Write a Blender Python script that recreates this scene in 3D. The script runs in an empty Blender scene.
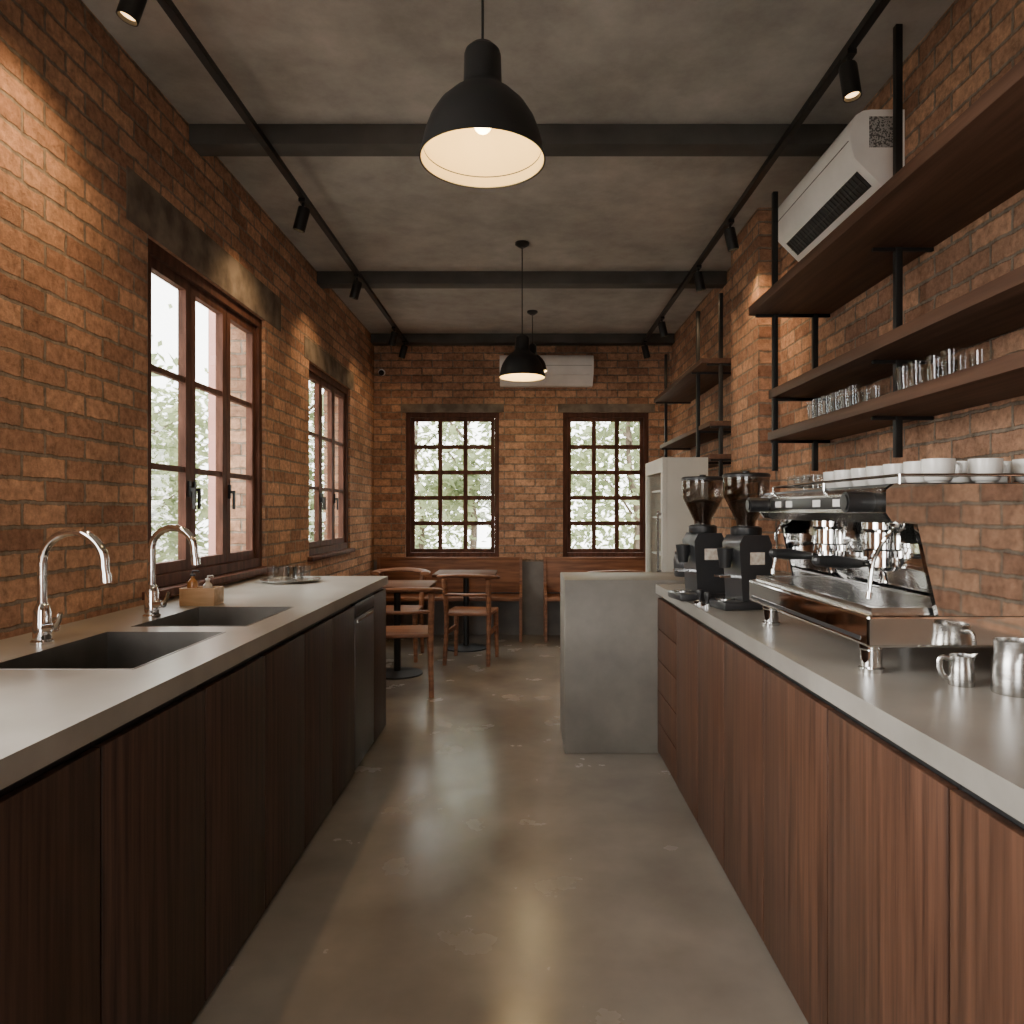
import bpy, bmesh, math, random
from mathutils import Vector, Matrix
random.seed(4)
COL = bpy.context.scene.collection
# ------------------------------------------------------------------ materials
def newmat(name):
    m = bpy.data.materials.new(name); m.use_nodes = True
    nt = m.node_tree; b = nt.nodes["Principled BSDF"]
    return m, nt, b
def N(nt, t, **kw):
    n = nt.nodes.new(t)
    for k, v in kw.items():
        if hasattr(n, k): setattr(n, k, v)
        else: n.inputs[k].default_value = v
    return n
def rgba(c): return (c[0], c[1], c[2], 1)
def pmat(name, c1, c2=None, scale=8, rough=.5, metal=0, bump=0, stretch=(1,1,1), rough2=None, detail=6, dist=.002, coat=0, spec=None, dark=(.35,.65), nrough=.5, big=0):
    m, nt, b = newmat(name)
    b.inputs["Roughness"].default_value = rough
    b.inputs["Metallic"].default_value = metal
    if coat: b.inputs["Coat Weight"].default_value = coat
    if spec is not None: b.inputs["Specular IOR Level"].default_value = spec
    c2 = c2 or tuple(min(1, x*.88) for x in c1)
    g = N(nt, "ShaderNodeNewGeometry")
    mp = N(nt, "ShaderNodeMapping"); mp.inputs["Scale"].default_value = stretch
    nt.links.new(g.outputs["Position"], mp.inputs["Vector"])
    no = N(nt, "ShaderNodeTexNoise"); no.inputs["Scale"].default_value = scale; no.inputs["Detail"].default_value = detail; no.inputs["Roughness"].default_value = nrough
    nt.links.new(mp.outputs[0], no.inputs["Vector"])
    cr = N(nt, "ShaderNodeValToRGB")
    cr.color_ramp.elements[0].position = dark[0]; cr.color_ramp.elements[1].position = dark[1]
    cr.color_ramp.elements[0].color = rgba(c2); cr.color_ramp.elements[1].color = rgba(c1)
    nt.links.new(no.outputs["Fac"], cr.inputs["Fac"])
    colout = cr.outputs["Color"]
    if big:
        n2 = N(nt, "ShaderNodeTexNoise"); n2.inputs["Scale"].default_value = scale*big; n2.inputs["Detail"].default_value = 4; n2.inputs["Distortion"].default_value=.4
        nt.links.new(mp.outputs[0], n2.inputs["Vector"])
        r = N(nt, "ShaderNodeMapRange"); r.inputs["From Min"].default_value=.25; r.inputs["From Max"].default_value=.75; r.inputs["To Min"].default_value=.76; r.inputs["To Max"].default_value=1.2
        nt.links.new(n2.outputs["Fac"], r.inputs["Value"])
        vs = N(nt, "ShaderNodeVectorMath", operation='SCALE'); nt.links.new(colout, vs.inputs[0]); nt.links.new(r.outputs[0], vs.inputs["Scale"]); colout = vs.outputs[0]
    nt.links.new(colout, b.inputs["Base Color"])
    if rough2 is not None:
        mr = N(nt, "ShaderNodeMapRange"); mr.inputs["From Min"].default_value=.2; mr.inputs["From Max"].default_value=.8
        mr.inputs["To Min"].default_value = rough; mr.inputs["To Max"].default_value = rough2
        nt.links.new(no.outputs["Fac"], mr.inputs["Value"]); nt.links.new(mr.outputs[0], b.inputs["Roughness"])
    if bump:
        bu = N(nt, "ShaderNodeBump"); bu.inputs["Strength"].default_value = bump; bu.inputs["Distance"].default_value = dist
        nt.links.new(no.outputs["Fac"], bu.inputs["Height"]); nt.links.new(bu.outputs[0], b.inputs["Normal"])
    return m
def emat(name, col, st):
    m, nt, b = newmat(name)
    b.inputs["Base Color"].default_value = rgba(col)
    b.inputs["Emission Color"].default_value = rgba(col); b.inputs["Emission Strength"].default_value = st
    return m
def glassmat(name, tint=(1,1,1), base=.06, rough=.02, gl=.6):
    m = bpy.data.materials.new(name); m.use_nodes = True; nt = m.node_tree; nt.nodes.clear()
    o = N(nt, "ShaderNodeOutputMaterial"); mix = N(nt, "ShaderNodeMixShader")
    t = N(nt, "ShaderNodeBsdfTransparent"); t.inputs[0].default_value = rgba(tint)
    g = N(nt, "ShaderNodeBsdfGlossy"); g.inputs["Roughness"].default_value = rough
    lw = N(nt, "ShaderNodeLayerWeight"); lw.inputs["Blend"].default_value = .3
    mr = N(nt, "ShaderNodeMapRange"); mr.inputs["To Min"].default_value = base; mr.inputs["To Max"].default_value = gl
    nt.links.new(lw.outputs["Facing"], mr.inputs["Value"]); nt.links.new(mr.outputs[0], mix.inputs[0])
    nt.links.new(t.outputs[0], mix.inputs[1]); nt.links.new(g.outputs[0], mix.inputs[2]); nt.links.new(mix.outputs[0], o.inputs[0])
    return m
def brickmat():
    m, nt, b = newmat("brick"); L = nt.links.new
    g = N(nt, "ShaderNodeNewGeometry")
    sp = N(nt, "ShaderNodeSeparateXYZ"); L(g.outputs["Position"], sp.inputs[0])
    sn = N(nt, "ShaderNodeSeparateXYZ"); L(g.outputs["True Normal"], sn.inputs[0])
    ab = N(nt, "ShaderNodeMath", operation='ABSOLUTE'); L(sn.outputs[0], ab.inputs[0])
    gt = N(nt, "ShaderNodeMath", operation='GREATER_THAN'); L(ab.outputs[0], gt.inputs[0]); gt.inputs[1].default_value=.5
    mx = N(nt, "ShaderNodeMix"); L(gt.outputs[0], mx.inputs["Factor"]); L(sp.outputs[0], mx.inputs["A"]); L(sp.outputs[1], mx.inputs["B"])
    cb = N(nt, "ShaderNodeCombineXYZ"); L(mx.outputs["Result"], cb.inputs[0]); L(sp.outputs[2], cb.inputs[1])
    n1 = N(nt, "ShaderNodeTexNoise"); n1.inputs["Scale"].default_value = 15; n1.inputs["Detail"].default_value = 6; n1.inputs["Roughness"].default_value=.7
    L(g.outputs["Position"], n1.inputs["Vector"])
    sb = N(nt, "ShaderNodeVectorMath", operation='SUBTRACT'); L(n1.outputs["Color"], sb.inputs[0]); sb.inputs[1].default_value=(.5,.5,.5)
    sc = N(nt, "ShaderNodeVectorMath", operation='SCALE'); L(sb.outputs[0], sc.inputs[0]); sc.inputs["Scale"].default_value=.024
    ad = N(nt, "ShaderNodeVectorMath", operation='ADD'); L(cb.outputs[0], ad.inputs[0]); L(sc.outputs[0], ad.inputs[1])
    br = N(nt, "ShaderNodeTexBrick"); L(ad.outputs[0], br.inputs["Vector"])
    br.inputs["Scale"].default_value=1; br.inputs["Brick Width"].default_value=.225; br.inputs["Row Height"].default_value=.081
    br.inputs["Mortar Size"].default_value=.008; br.inputs["Mortar Smooth"].default_value=.4; br.inputs["Bias"].default_value=-.15
    br.inputs["Color1"].default_value=(.60,.345,.215,1); br.inputs["Color2"].default_value=(.29,.15,.098,1); br.inputs["Mortar"].default_value=(.30,.24,.185,1)
    n2 = N(nt, "ShaderNodeTexNoise"); n2.inputs["Scale"].default_value=26; n2.inputs["Detail"].default_value=10; n2.inputs["Roughness"].default_value=.76
    L(g.outputs["Position"], n2.inputs["Vector"])
    n3 = N(nt, "ShaderNodeTexNoise"); n3.inputs["Scale"].default_value=2.2; n3.inputs["Detail"].default_value=3
    L(g.outputs["Position"], n3.inputs["Vector"])
    r2 = N(nt, "ShaderNodeMapRange"); L(n2.outputs["Fac"], r2.inputs["Value"]); r2.inputs["From Min"].default_value=.3; r2.inputs["From Max"].default_value=.7; r2.inputs["To Min"].default_value=.45; r2.inputs["To Max"].default_value=1.38
    r3 = N(nt, "ShaderNodeMapRange"); L(n3.outputs["Fac"], r3.inputs["Value"]); r3.inputs["From Min"].default_value=.3; r3.inputs["From Max"].default_value=.7; r3.inputs["To Min"].default_value=.78; r3.inputs["To Max"].default_value=1.15
    mm = N(nt, "ShaderNodeMath", operation='MULTIPLY'); L(r2.outputs[0], mm.inputs[0]); L(r3.outputs[0], mm.inputs[1])
    vs = N(nt, "ShaderNodeVectorMath", operation='SCALE'); L(br.outputs["Color"], vs.inputs[0]); L(mm.outputs[0], vs.inputs["Scale"])
    L(vs.outputs[0], b.inputs["Base Color"]); b.inputs["Roughness"].default_value=.9; b.inputs["Specular IOR Level"].default_value=.2
    inv = N(nt, "ShaderNodeMath", operation='SUBTRACT'); inv.inputs[0].default_value=1; L(br.outputs["Fac"], inv.inputs[1])
    h = N(nt, "ShaderNodeMath", operation='MULTIPLY_ADD'); L(n2.outputs["Fac"], h.inputs[0]); h.inputs[1].default_value=1.1; L(inv.outputs[0], h.inputs[2])
    bu = N(nt, "ShaderNodeBump"); bu.inputs["Strength"].default_value=1; bu.inputs["Distance"].default_value=.018
    L(h.outputs[0], bu.inputs["Height"]); L(bu.outputs[0], b.inputs["Normal"])
    return m
BRICK = brickmat()
CEIL = pmat("ceiling_concrete", (.46,.445,.415), (.27,.26,.24), 2.6, .85, bump=.3, detail=13, dist=.008, dark=(.3,.7), nrough=.68, big=.45)
BEAM = pmat("beam_concrete", (.08,.077,.071), (.05,.048,.044), 4, .75, bump=.2)
FLOOR = pmat("polished_concrete", (.32,.28,.235), (.19,.163,.133), 3.0, .16, rough2=.32, bump=.015, detail=7, dark=(.15,.85), nrough=.55, big=.4)
COUNTER = pmat("counter_concrete", (.34,.32,.285), (.225,.207,.182), 4.5, .26, rough2=.40, bump=.04, detail=9, dark=(.22,.78), nrough=.62, big=.4)
BLOCK = pmat("block_concrete", (.225,.203,.172), (.135,.121,.101), 3.5, .5, bump=.1, detail=10, dark=(.25,.75), nrough=.62, big=.5)
LINTEL = pmat("lintel_concrete", (.23,.19,.15), (.12,.098,.078), 9, .95, bump=.5, detail=9, dist=.008, spec=.05)
PLASTER = pmat("plaster", (.20,.185,.17), (.14,.13,.12), 5, .8, bump=.2)
WOODV = pmat("walnut_vertical", (.130,.060,.035), (.034,.016,.010), 3, .45, stretch=(15,15,.5), bump=.15, detail=9, dark=(.30,.70), spec=.3, nrough=.62)
WOODL = pmat("dark_stained_wood", (.090,.049,.034), (.024,.014,.010), 3, .5, stretch=(15,15,.5), bump=.15, detail=9, dark=(.30,.70), spec=.2, nrough=.62)
WOODY = pmat("shelf_wood", (.135,.069,.043), (.052,.026,.017), 3, .55, stretch=(11,.6,11), bump=.12, detail=8, dark=(.25,.75), spec=.25)
WOODX = pmat("furniture_wood", (.30,.135,.07), (.15,.063,.034), 3, .48, stretch=(.9,10,10), bump=.1, detail=7, spec=.3)
TABLEW = pmat("table_wood", (.14,.065,.036), (.075,.033,.019), 3, .6, stretch=(.9,10,10), bump=.1, detail=7, spec=.1)
WINW = pmat("window_wood", (.12,.052,.035), (.065,.029,.019), 5, .6, stretch=(5,5,1), bump=.1, spec=.12)
LIGHTWOOD = pmat("light_wood", (.50,.33,.19), (.38,.24,.12), 6, .5, stretch=(1,8,8))
BLACK = pmat("black_metal", (.012,.012,.012), None, 20, .5, metal=.2)
BLACKP = pmat("black_plastic", (.018,.018,.019), None, 20, .38)
DGREY = pmat("dark_grey_paint", (.035,.035,.037), None, 20, .3, coat=.3)
CHROME = pmat("chrome", (.86,.86,.86), (.8,.8,.8), 8, .06, metal=1)
STEEL = pmat("brushed_steel", (.60,.59,.57), (.48,.47,.45), 6, .25, metal=1, stretch=(3,3,30))
PSTEEL = pmat("polished_steel", (.80,.79,.77), (.72,.71,.69), 3, .06, metal=1)
SIDEM = pmat("side_steel", (.60,.60,.59), (.52,.52,.51), 3, .035, metal=1)
DSTEEL = pmat("dark_steel", (.10,.097,.092), (.075,.072,.068), 6, .38, metal=.8, stretch=(20,20,1))
SINKM = pmat("sink_steel", (.24,.225,.205), (.16,.15,.135), 6, .33, metal=.9)
WHITEP = pmat("white_plastic", (.82,.81,.79), None, 5, .35)
CREAM = pmat("cream_enamel", (.50,.47,.405), (.43,.40,.345), 3, .4)
CERAMIC = pmat("white_ceramic", (.78,.76,.72), None, 5, .2)
SHADEIN = pmat("shade_cream", (.72,.58,.33), None, 5, .7, spec=.1)
GREYLAB = pmat("grey_label", (.35,.35,.34), (.08,.08,.08), 160, .6, detail=0, dark=(.45,.5))
LABEL = pmat("label_paper", (.75,.70,.62), (.55,.45,.36), 60, .6)
BEANS = pmat("coffee_beans", (.09,.04,.02), (.02,.01,.006), 90, .4, bump=.8, dist=.01)
BULB = emat("bulb_glow", (1,.80,.45), 14)
LENS = emat("lens_glow", (1,.62,.27), 5)
WINGLASS = glassmat("window_glass", (.97,.98,.97), .03, .01, .2)
GLASS = glassmat("drinking_glass", (.95,.96,.955), .02, .04, .38)
SMOKE = glassmat("clear_plastic", (.74,.72,.70), .05, .05, .5)
def leafmat():
    m, nt, b = newmat("leaf"); L=nt.links.new
    g = N(nt, "ShaderNodeNewGeometry"); no = N(nt, "ShaderNodeTexNoise"); no.inputs["Scale"].default_value=1.5
    L(g.outputs["Position"], no.inputs["Vector"])
    cr = N(nt, "ShaderNodeValToRGB"); cr.color_ramp.elements[0].color=(.17,.215,.10,1); cr.color_ramp.elements[1].color=(.42,.47,.27,1)
    cr.color_ramp.elements[0].position=.35; cr.color_ramp.elements[1].position=.65
    L(no.outputs["Fac"], cr.inputs[0]); L(cr.outputs[0], b.inputs["Base Color"])
    b.inputs["Roughness"].default_value=.6
    t = N(nt, "ShaderNodeBsdfTranslucent"); L(cr.outputs[0], t.inputs[0])
    mx = N(nt, "ShaderNodeMixShader"); mx.inputs[0].default_value=.45
    L(b.outputs[0], mx.inputs[1]); L(t.outputs[0], mx.inputs[2]); L(mx.outputs[0], nt.nodes["Material Output"].inputs[0])
    return m
LEAF = leafmat()
BARK = pmat("bark", (.16,.12,.09), (.08,.06,.045), 12, .9, bump=.5)
GRASS = pmat("ground_paving", (.42,.40,.36), (.30,.29,.25), 2, .9)
PALE = pmat("pale_render", (.75,.73,.70), (.66,.64,.6), 1.5, .8)
PINK = pmat("pink_render", (.60,.30,.25), (.48,.22,.18), 3, .8)
ROOFM = pmat("roof_tile", (.5,.45,.42),None,5,.8)
AMBER = pmat("amber_plastic",(.35,.16,.05),None,5,.2)

# ------------------------------------------------------------------ builders
class B:
    def __init__(s): s.bm = bmesh.new()
    def box(s, x0,x1,y0,y1,z0,z1, mat=None):
        m = Matrix.Translation(((x0+x1)/2,(y0+y1)/2,(z0+z1)/2)) @ Matrix.Diagonal((abs(x1-x0),abs(y1-y0),abs(z1-z0),1))
        if mat is not None: m = mat @ m
        bmesh.ops.create_cube(s.bm, size=1, matrix=m); return s
    def cyl(s, p0, p1, r0, r1=None, seg=24):
        p0=Vector(p0); p1=Vector(p1); r1 = r0 if r1 is None else r1
        d=p1-p0; q=Vector((0,0,1)).rotation_difference(d.normalized()).to_matrix().to_4x4()
        bmesh.ops.create_cone(s.bm, cap_ends=True, segments=seg, radius1=r0, radius2=r1, depth=d.length, matrix=Matrix.Translation((p0+p1)/2)@q)
        return s
    def sph(s, c, r, sc=(1,1,1), seg=20):
        bmesh.ops.create_uvsphere(s.bm, u_segments=seg, v_segments=seg//2, radius=r, matrix=Matrix.Translation(c)@Matrix.Diagonal((*sc,1)))
        return s
    def lathe(s, prof, c=(0,0,0), seg=36, mat=None):
        rings=[]; c=Vector(c)
        for r,z in prof:
            if r < 1e-6:
                p=Vector((0,0,z)); p = (mat@p if mat else p)+c
                rings.append([s.bm.verts.new(p)])
            else:
                ring=[]
                for i in range(seg):
                    a=2*math.pi*i/seg; p=Vector((r*math.cos(a),r*math.sin(a),z)); p=(mat@p if mat else p)+c
                    ring.append(s.bm.verts.new(p))
                rings.append(ring)
        for a,b in zip(rings[:-1],rings[1:]):
            for i in range(seg):
                j=(i+1)%seg
                if len(a)==1 and len(b)==1: continue
                if len(a)==1: s.bm.faces.new((a[0],b[j],b[i]))
                elif len(b)==1: s.bm.faces.new((a[i],a[j],b[0]))
                else: s.bm.faces.new((a[i],a[j],b[j],b[i]))
        return s
    def tube(s, pts, r, seg=12, flat=1.0, smooth=0):
        pts=[Vector(p) for p in pts]
        if smooth:
            out=[]
            P=[pts[0]]+pts+[pts[-1]]
            for i in range(1,len(P)-2):
                for k in range(smooth):
                    t=k/smooth; a,b,c,d=P[i-1],P[i],P[i+1],P[i+2]
                    out.append(.5*((2*b)+(c-a)*t+(2*a-5*b+4*c-d)*t*t+(3*b-a-3*c+d)*t**3))
            out.append(pts[-1]); pts=out
        n=len(pts); rs = r if isinstance(r,(list,tuple)) else [r]*n
        if len(rs)!=n: rs=[rs[0]+(rs[-1]-rs[0])*i/(n-1) for i in range(n)]
        t0=(pts[1]-pts[0]).normalized()
        up=Vector((0,0,1)) if abs(t0.z)<.9 else Vector((0,1,0))
        u=t0.cross(up).normalized(); rings=[]
        for i in range(n):
            t=(pts[min(i+1,n-1)]-pts[max(i-1,0)]).normalized()
            u=(u-t*u.dot(t)).normalized(); v=t.cross(u)
            rings.append([s.bm.verts.new(pts[i]+(u*math.cos(2*math.pi*k/seg)+v*flat*math.sin(2*math.pi*k/seg))*rs[i]) for k in range(seg)])
        for a,b in zip(rings[:-1],rings[1:]):
            for k in range(seg): s.bm.faces.new((a[k],a[(k+1)%seg],b[(k+1)%seg],b[k]))
        s.bm.faces.new(rings[0][::-1]); s.bm.faces.new(rings[-1]); return s
    def prism(s, poly, axis, a0, a1):
        def P(u,v,a): return {'x':(a,u,v),'y':(u,a,v),'z':(u,v,a)}[axis]
        A=[s.bm.verts.new(P(u,v,a0)) for u,v in poly]; C=[s.bm.verts.new(P(u,v,a1)) for u,v in poly]
        s.bm.faces.new(A); s.bm.faces.new(C[::-1]); n=len(poly)
        for i in range(n): s.bm.faces.new((A[i],C[i],C[(i+1)%n],A[(i+1)%n]))
        return s
    def obj(s, name, mat, parent=None, bevel=0, world=False, label=None, cat=None, kind=None, group=None, ang=28, segs=2):
        bm=s.bm
        if bevel:
            es=[e for e in bm.edges if len(e.link_faces)==2 and e.calc_face_angle(0)>math.radians(35)]
            bmesh.ops.bevel(bm, geom=es, offset=bevel, segments=segs, affect='EDGES', profile=.5, clamp_overlap=True)
        bmesh.ops.recalc_face_normals(bm, faces=bm.faces)
        for f in bm.faces: f.smooth=True
        for e in bm.edges:
            if len(e.link_faces)==2 and e.calc_face_angle(0)>math.radians(ang): e.smooth=False
        off=Vector((0,0,0))
        if parent is None:
            vs=[v.co for v in bm.verts]
            off=Vector(((min(v.x for v in vs)+max(v.x for v in vs))/2,(min(v.y for v in vs)+max(v.y for v in vs))/2,min(v.z for v in vs)))
        elif world:
            p=parent
            while p: off=off+p.location; p=p.parent
        if off.length: bmesh.ops.translate(bm, verts=bm.verts, vec=-off)
        me=bpy.data.meshes.new(name); bm.to_mesh(me); bm.free()
        me.materials.append(mat)
        o=bpy.data.objects.new(name, me); COL.objects.link(o)
        if parent is None: o.location=off
        else: o.parent=parent
        if label: o["label"]=label
        if cat: o["category"]=cat
        if kind: o["kind"]=kind
        if group: o["group"]=group
        return o
def top(name,label,cat,loc,group=None,rot=0):
    e=bpy.data.objects.new(name,None); COL.objects.link(e); e.location=loc; e.rotation_euler=(0,0,rot)
    e.empty_display_size=.1; e["label"]=label; e["category"]=cat
    if group: e["group"]=group
    return e
def dup(o, loc, rot=None, label=None, parent=None):
    c=o.copy(); COL.objects.link(c)
    if parent is None:
        c.location=loc
        if rot is not None: c.rotation_euler=(0,0,rot)
        if label: c["label"]=label
    else: c.parent=parent
    for k in list(o.children): dup(k,None,parent=c)
    return c
def holed(u0,u1,v0,v1,holes,f,thick):
    b=B(); us=sorted({u0,u1,*[h[0] for h in holes],*[h[1] for h in holes]}); vs=sorted({v0,v1,*[h[2] for h in holes],*[h[3] for h in holes]})
    V={}
    def g(i,j):
        if (i,j) not in V: V[i,j]=b.bm.verts.new(f(us[i],vs[j]))
        return V[i,j]
    F=[]
    for i in range(len(us)-1):
        for j in range(len(vs)-1):
            cu=(us[i]+us[i+1])/2; cv=(vs[j]+vs[j+1])/2
            if any(h[0]<cu<h[1] and h[2]<cv<h[3] for h in holes): continue
            F.append(b.bm.faces.new((g(i,j),g(i+1,j),g(i+1,j+1),g(i,j+1))))
    r=bmesh.ops.extrude_face_region(b.bm, geom=F)
    bmesh.ops.translate(b.bm, verts=[x for x in r['geom'] if isinstance(x,bmesh.types.BMVert)], vec=Vector(thick))
    return b
# ------------------------------------------------------------------ room
XL,XR,YB,YF,ZC=-1.65,1.60,7.87,-1.6,3.25
W1=(3.15,4.57,1.0,2.56); W2=(5.50,6.80,1.0,2.50); W_FILL=(.0,1.55,1.0,2.56)  # last one is an unseen bare opening, added to let in fill daylight
WB1=(-1.31,-.284,.84,2.43); WB2=(.415,1.36,.84,2.43)
D_FILL=(-1.1,.15,0,2.3)  # unseen doorway behind the camera, added to brighten the room with skylight
S="structure"
holed(YF,YB+.25,0,ZC,[W_FILL,W1,W2],lambda u,v:(XL,u,v),(-.25,0,0)).obj("wall_left",BRICK,kind=S,label="rough orange-brown exposed brick wall with casement windows and an added fill-light opening",cat="wall")
B().box(XR,XR+.25,YF,YB+.25,0,ZC).obj("wall_right",BRICK,kind=S,label="rough exposed brick wall behind the wooden shelves",cat="wall")
holed(XL,XR,0,ZC,[WB1,WB2],lambda u,v:(u,YB,v),(0,.25,0)).obj("wall_back",BRICK,kind=S,label="exposed brick wall with two grid windows",cat="wall")
holed(XL-.25,XR+.25,0,ZC,[D_FILL],lambda u,v:(u,YF,v),(0,-.2,0)).obj("wall_front",BRICK,kind=S,label="exposed brick wall with a doorway opening added for fill light",cat="wall")
B().box(XL-.25,XR+.25,YF-.2,YB+.25,-.15,0).obj("floor",FLOOR,kind=S,label="polished brown-grey concrete floor",cat="floor")
B().box(XL-.25,XR+.25,YF-.2,YB+.25,ZC,ZC+.2).obj("ceiling",CEIL,kind=S,label="raw grey mottled concrete ceiling",cat="ceiling")
tn=[0]
def trim(b,mat,label,bevel=0):
    tn[0]+=1; return b.obj("trim_%d"%tn[0],mat,kind=S,label=label,cat="trim",bevel=bevel)
for y in (3.53,5.70,7.70):
    trim(B().box(XL,XR,y,y+.13,3.15,ZC),BEAM,"dark concrete ceiling beam",.006)
trim(B().box(XL,XL+.004,2.98,4.86,2.56,2.78),LINTEL,"rough grey-brown concrete window lintel")
trim(B().box(XL,XL+.004,5.38,6.92,2.50,2.66),LINTEL,"rough grey-brown concrete window lintel")
trim(B().box(-1.36,-.23,YB-.004,YB,2.43,2.52),LINTEL,"thin grey concrete window lintel")
trim(B().box(.36,1.42,YB-.004,YB,2.43,2.52),LINTEL,"thin grey concrete window lintel")
trim(B().box(XL,XR,YB-.02,YB,0,.80),PLASTER,"grey plaster dado below the windows")
trim(B().box(XL-.13,XL+.05,3.10,4.62,.965,1.0),WINW,"dark wood window sill board",.004)
trim(B().box(XL-.13,XL+.04,5.46,6.84,.965,1.0),WINW,"dark wood window sill board",.004)
trim(B().box(1.46,XR,4.51,5.10,0,ZC),BRICK,"brick pilaster beside the wall shelves")

def fbox(b,f,u0,u1,d0,d1,z0,z1):
    p=f(u0,d0,z0); q=f(u1,d1,z1)
    b.box(min(p[0],q[0]),max(p[0],q[0]),min(p[1],q[1]),max(p[1],q[1]),z0,z1)
def window(n,f,u0,u1,z0,z1,leaves,cols,rows,fr=.055,mt=.022,st=.042,label="",handles=True):
    b=B(); e=.002
    fbox(b,f,u0+e,u0+fr,0,.08,z0,z1); fbox(b,f,u1-fr,u1-e,0,.08,z0,z1)
    fbox(b,f,u0+fr,u1-fr,0,.08,z0,z0+fr); fbox(b,f,u0+fr,u1-fr,0,.08,z1-fr,z1)
    w=(u1-u0-2*fr)/leaves
    root=b.obj("window_%d"%n,WINW,kind=S,label=label,cat="window")
    for i in range(leaves):
        a=u0+fr+i*w+.003; c=a+w-.006; zz0=z0+fr+.003; zz1=z1-fr-.003
        b=B()
        fbox(b,f,a,a+st,.02,.06,zz0,zz1); fbox(b,f,c-st,c,.02,.06,zz0,zz1)
        fbox(b,f,a+st,c-st,.02,.06,zz0,zz0+st); fbox(b,f,a+st,c-st,.02,.06,zz1-st,zz1)
        for k in range(1,cols):
            u=a+st+(c-a-2*st)*k/cols; fbox(b,f,u-mt/2,u+mt/2,.025,.055,zz0+st,zz1-st)
        for k in range(1,rows):
            z=zz0+st+(zz1-zz0-2*st)*k/rows; fbox(b,f,a+st,c-st,.026,.054,z-mt/2,z+mt/2)
        leaf=b.obj("casement",WINW,parent=root,world=True)
        b=B(); fbox(b,f,a+st,c-st,.038,.042,zz0+st,zz1-st); b.obj("window_pane",WINGLASS,parent=leaf,world=True)
        if handles:
            b=B(); hu=a+st/2 if i else c-st/2; fbox(b,f,hu-.01,hu+.01,.06,.072,1.42,1.50); fbox(b,f,hu-.007,hu+.007,.072,.09,1.45,1.465); fbox(b,f,hu-.008,hu+.008,.084,.096,1.36,1.466)
            b.obj("handle",BLACK,parent=leaf,world=True,label="small dark metal window handle")
    return root
fL=lambda u,d,z:(XL-.10+d,u,z)
fB=lambda u,d,z:(u,YB+.13-d,z)
window(1,fL,*W1,3,1,3,label="dark wood three-leaf casement window in brick wall",st=.05,mt=.028)
window(2,fL,*W2,3,1,3,label="dark wood casement window beyond the counter",st=.045,mt=.026)
window(3,fB,*WB1,1,3,5,label="dark wood grid window with fifteen panes",fr=.05,st=.04,mt=.046,handles=False)
window(4,fB,*WB2,1,3,5,label="dark wood grid window above the bench",fr=.05,st=.04,mt=.046,handles=False)

# ------------------------------------------------------------------ counters
SK=[(1.84,2.41,-1.40,-1.0),(2.52,3.04,-1.38,-.975)]
holed(.55,4.49,XL+.002,-.855,SK,lambda u,v:(v,u,.895),(0,0,.05)).obj("worktop",COUNTER,label="long smooth grey-beige concrete worktop with two sinks",cat="countertop")
holed(.30,3.997,.725,XR-.002,[],lambda u,v:(v,u,.895),(0,0,.05)).obj("worktop",COUNTER,label="smooth grey-beige concrete worktop under the espresso machine",cat="countertop")
B().box(.22,XR-.002,4.0,4.5,0,.968).obj("concrete_counter",BLOCK,bevel=.006,label="solid grey concrete counter block with waterfall end",cat="counter")
def cabinet(y0,y1,side,mat,ndraw=0,label=""):
    sx=-1 if side<0 else 1; xf=.865 if side<0 else .735; xw=1.645 if side<0 else 1.595
    X=lambda x:sx*x
    r=top("base_cabinet",label,"cabinet",(sx*(xf+xw)/2,(y0+y1)/2,0))
    b=B()
    def bx(x0,x1,ya,yb,z0,z1): b.box(min(X(x0),X(x1)),max(X(x0),X(x1)),ya,yb,z0,z1)
    bx(xf+.022,xw,y0+.001,y1-.001,0,.66); bx(xf+.022,xf+.05,y0+.001,y1-.001,.66,.893)
    b.obj("cabinet_body",BLACKP,parent=r,world=True)
    if ndraw:
        for k in range(ndraw):
            h=(.872-.02)/ndraw; b=B(); bx(xf,xf+.02,y0+.003,y1-.003,.02+k*h+.003,.02+(k+1)*h-.003)
            d=b.obj("drawer",mat,parent=r,world=True,bevel=.0015)
    else:
        b=B(); bx(xf,xf+.02,y0+.0035,y1-.0035,.02,.868); b.obj("door",mat,parent=r,world=True,bevel=.0015)
LB=[.55,1.0,1.47,1.95,2.40,2.83,3.24,3.66]
for a,c in zip(LB[:-1],LB[1:]):
    cabinet(a,c,-1,WOODL,label="dark stained wood base cabinet under concrete worktop")
cabinet(4.12,4.485,-1,WOODL,label="dark brown wood end cabinet beside dishwasher")
RB=[.30,.75,1.25,1.75,2.22,2.66,3.07,3.5]
for a,c in zip(RB[:-1],RB[1:]):
    cabinet(a,c,1,WOODV,label="reddish walnut base cabinet with plain door")
cabinet(3.5,3.995,1,WOODV,ndraw=5,label="reddish walnut drawer cabinet beside concrete block")
# dishwasher
r=top("dishwasher","flush dark steel dishwasher under the concrete worktop","dishwasher",(-1.25,3.89,0))
B().box(-1.64,-.887,3.663,4.117,0,.88).obj("body",BLACKP,parent=r,world=True)
d=B().box(-.886,-.864,3.665,4.115,.03,.80).obj("door",DSTEEL,parent=r,world=True,bevel=.002)
B().box(-.886,-.864,3.665,4.115,.805,.873).obj("control_panel",BLACKP,parent=r,world=True,bevel=.002)
B().box(-.864,-.858,3.70,4.08,.775,.787).obj("handle",STEEL,parent=d,world=True,label="thin steel handle strip")
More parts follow.
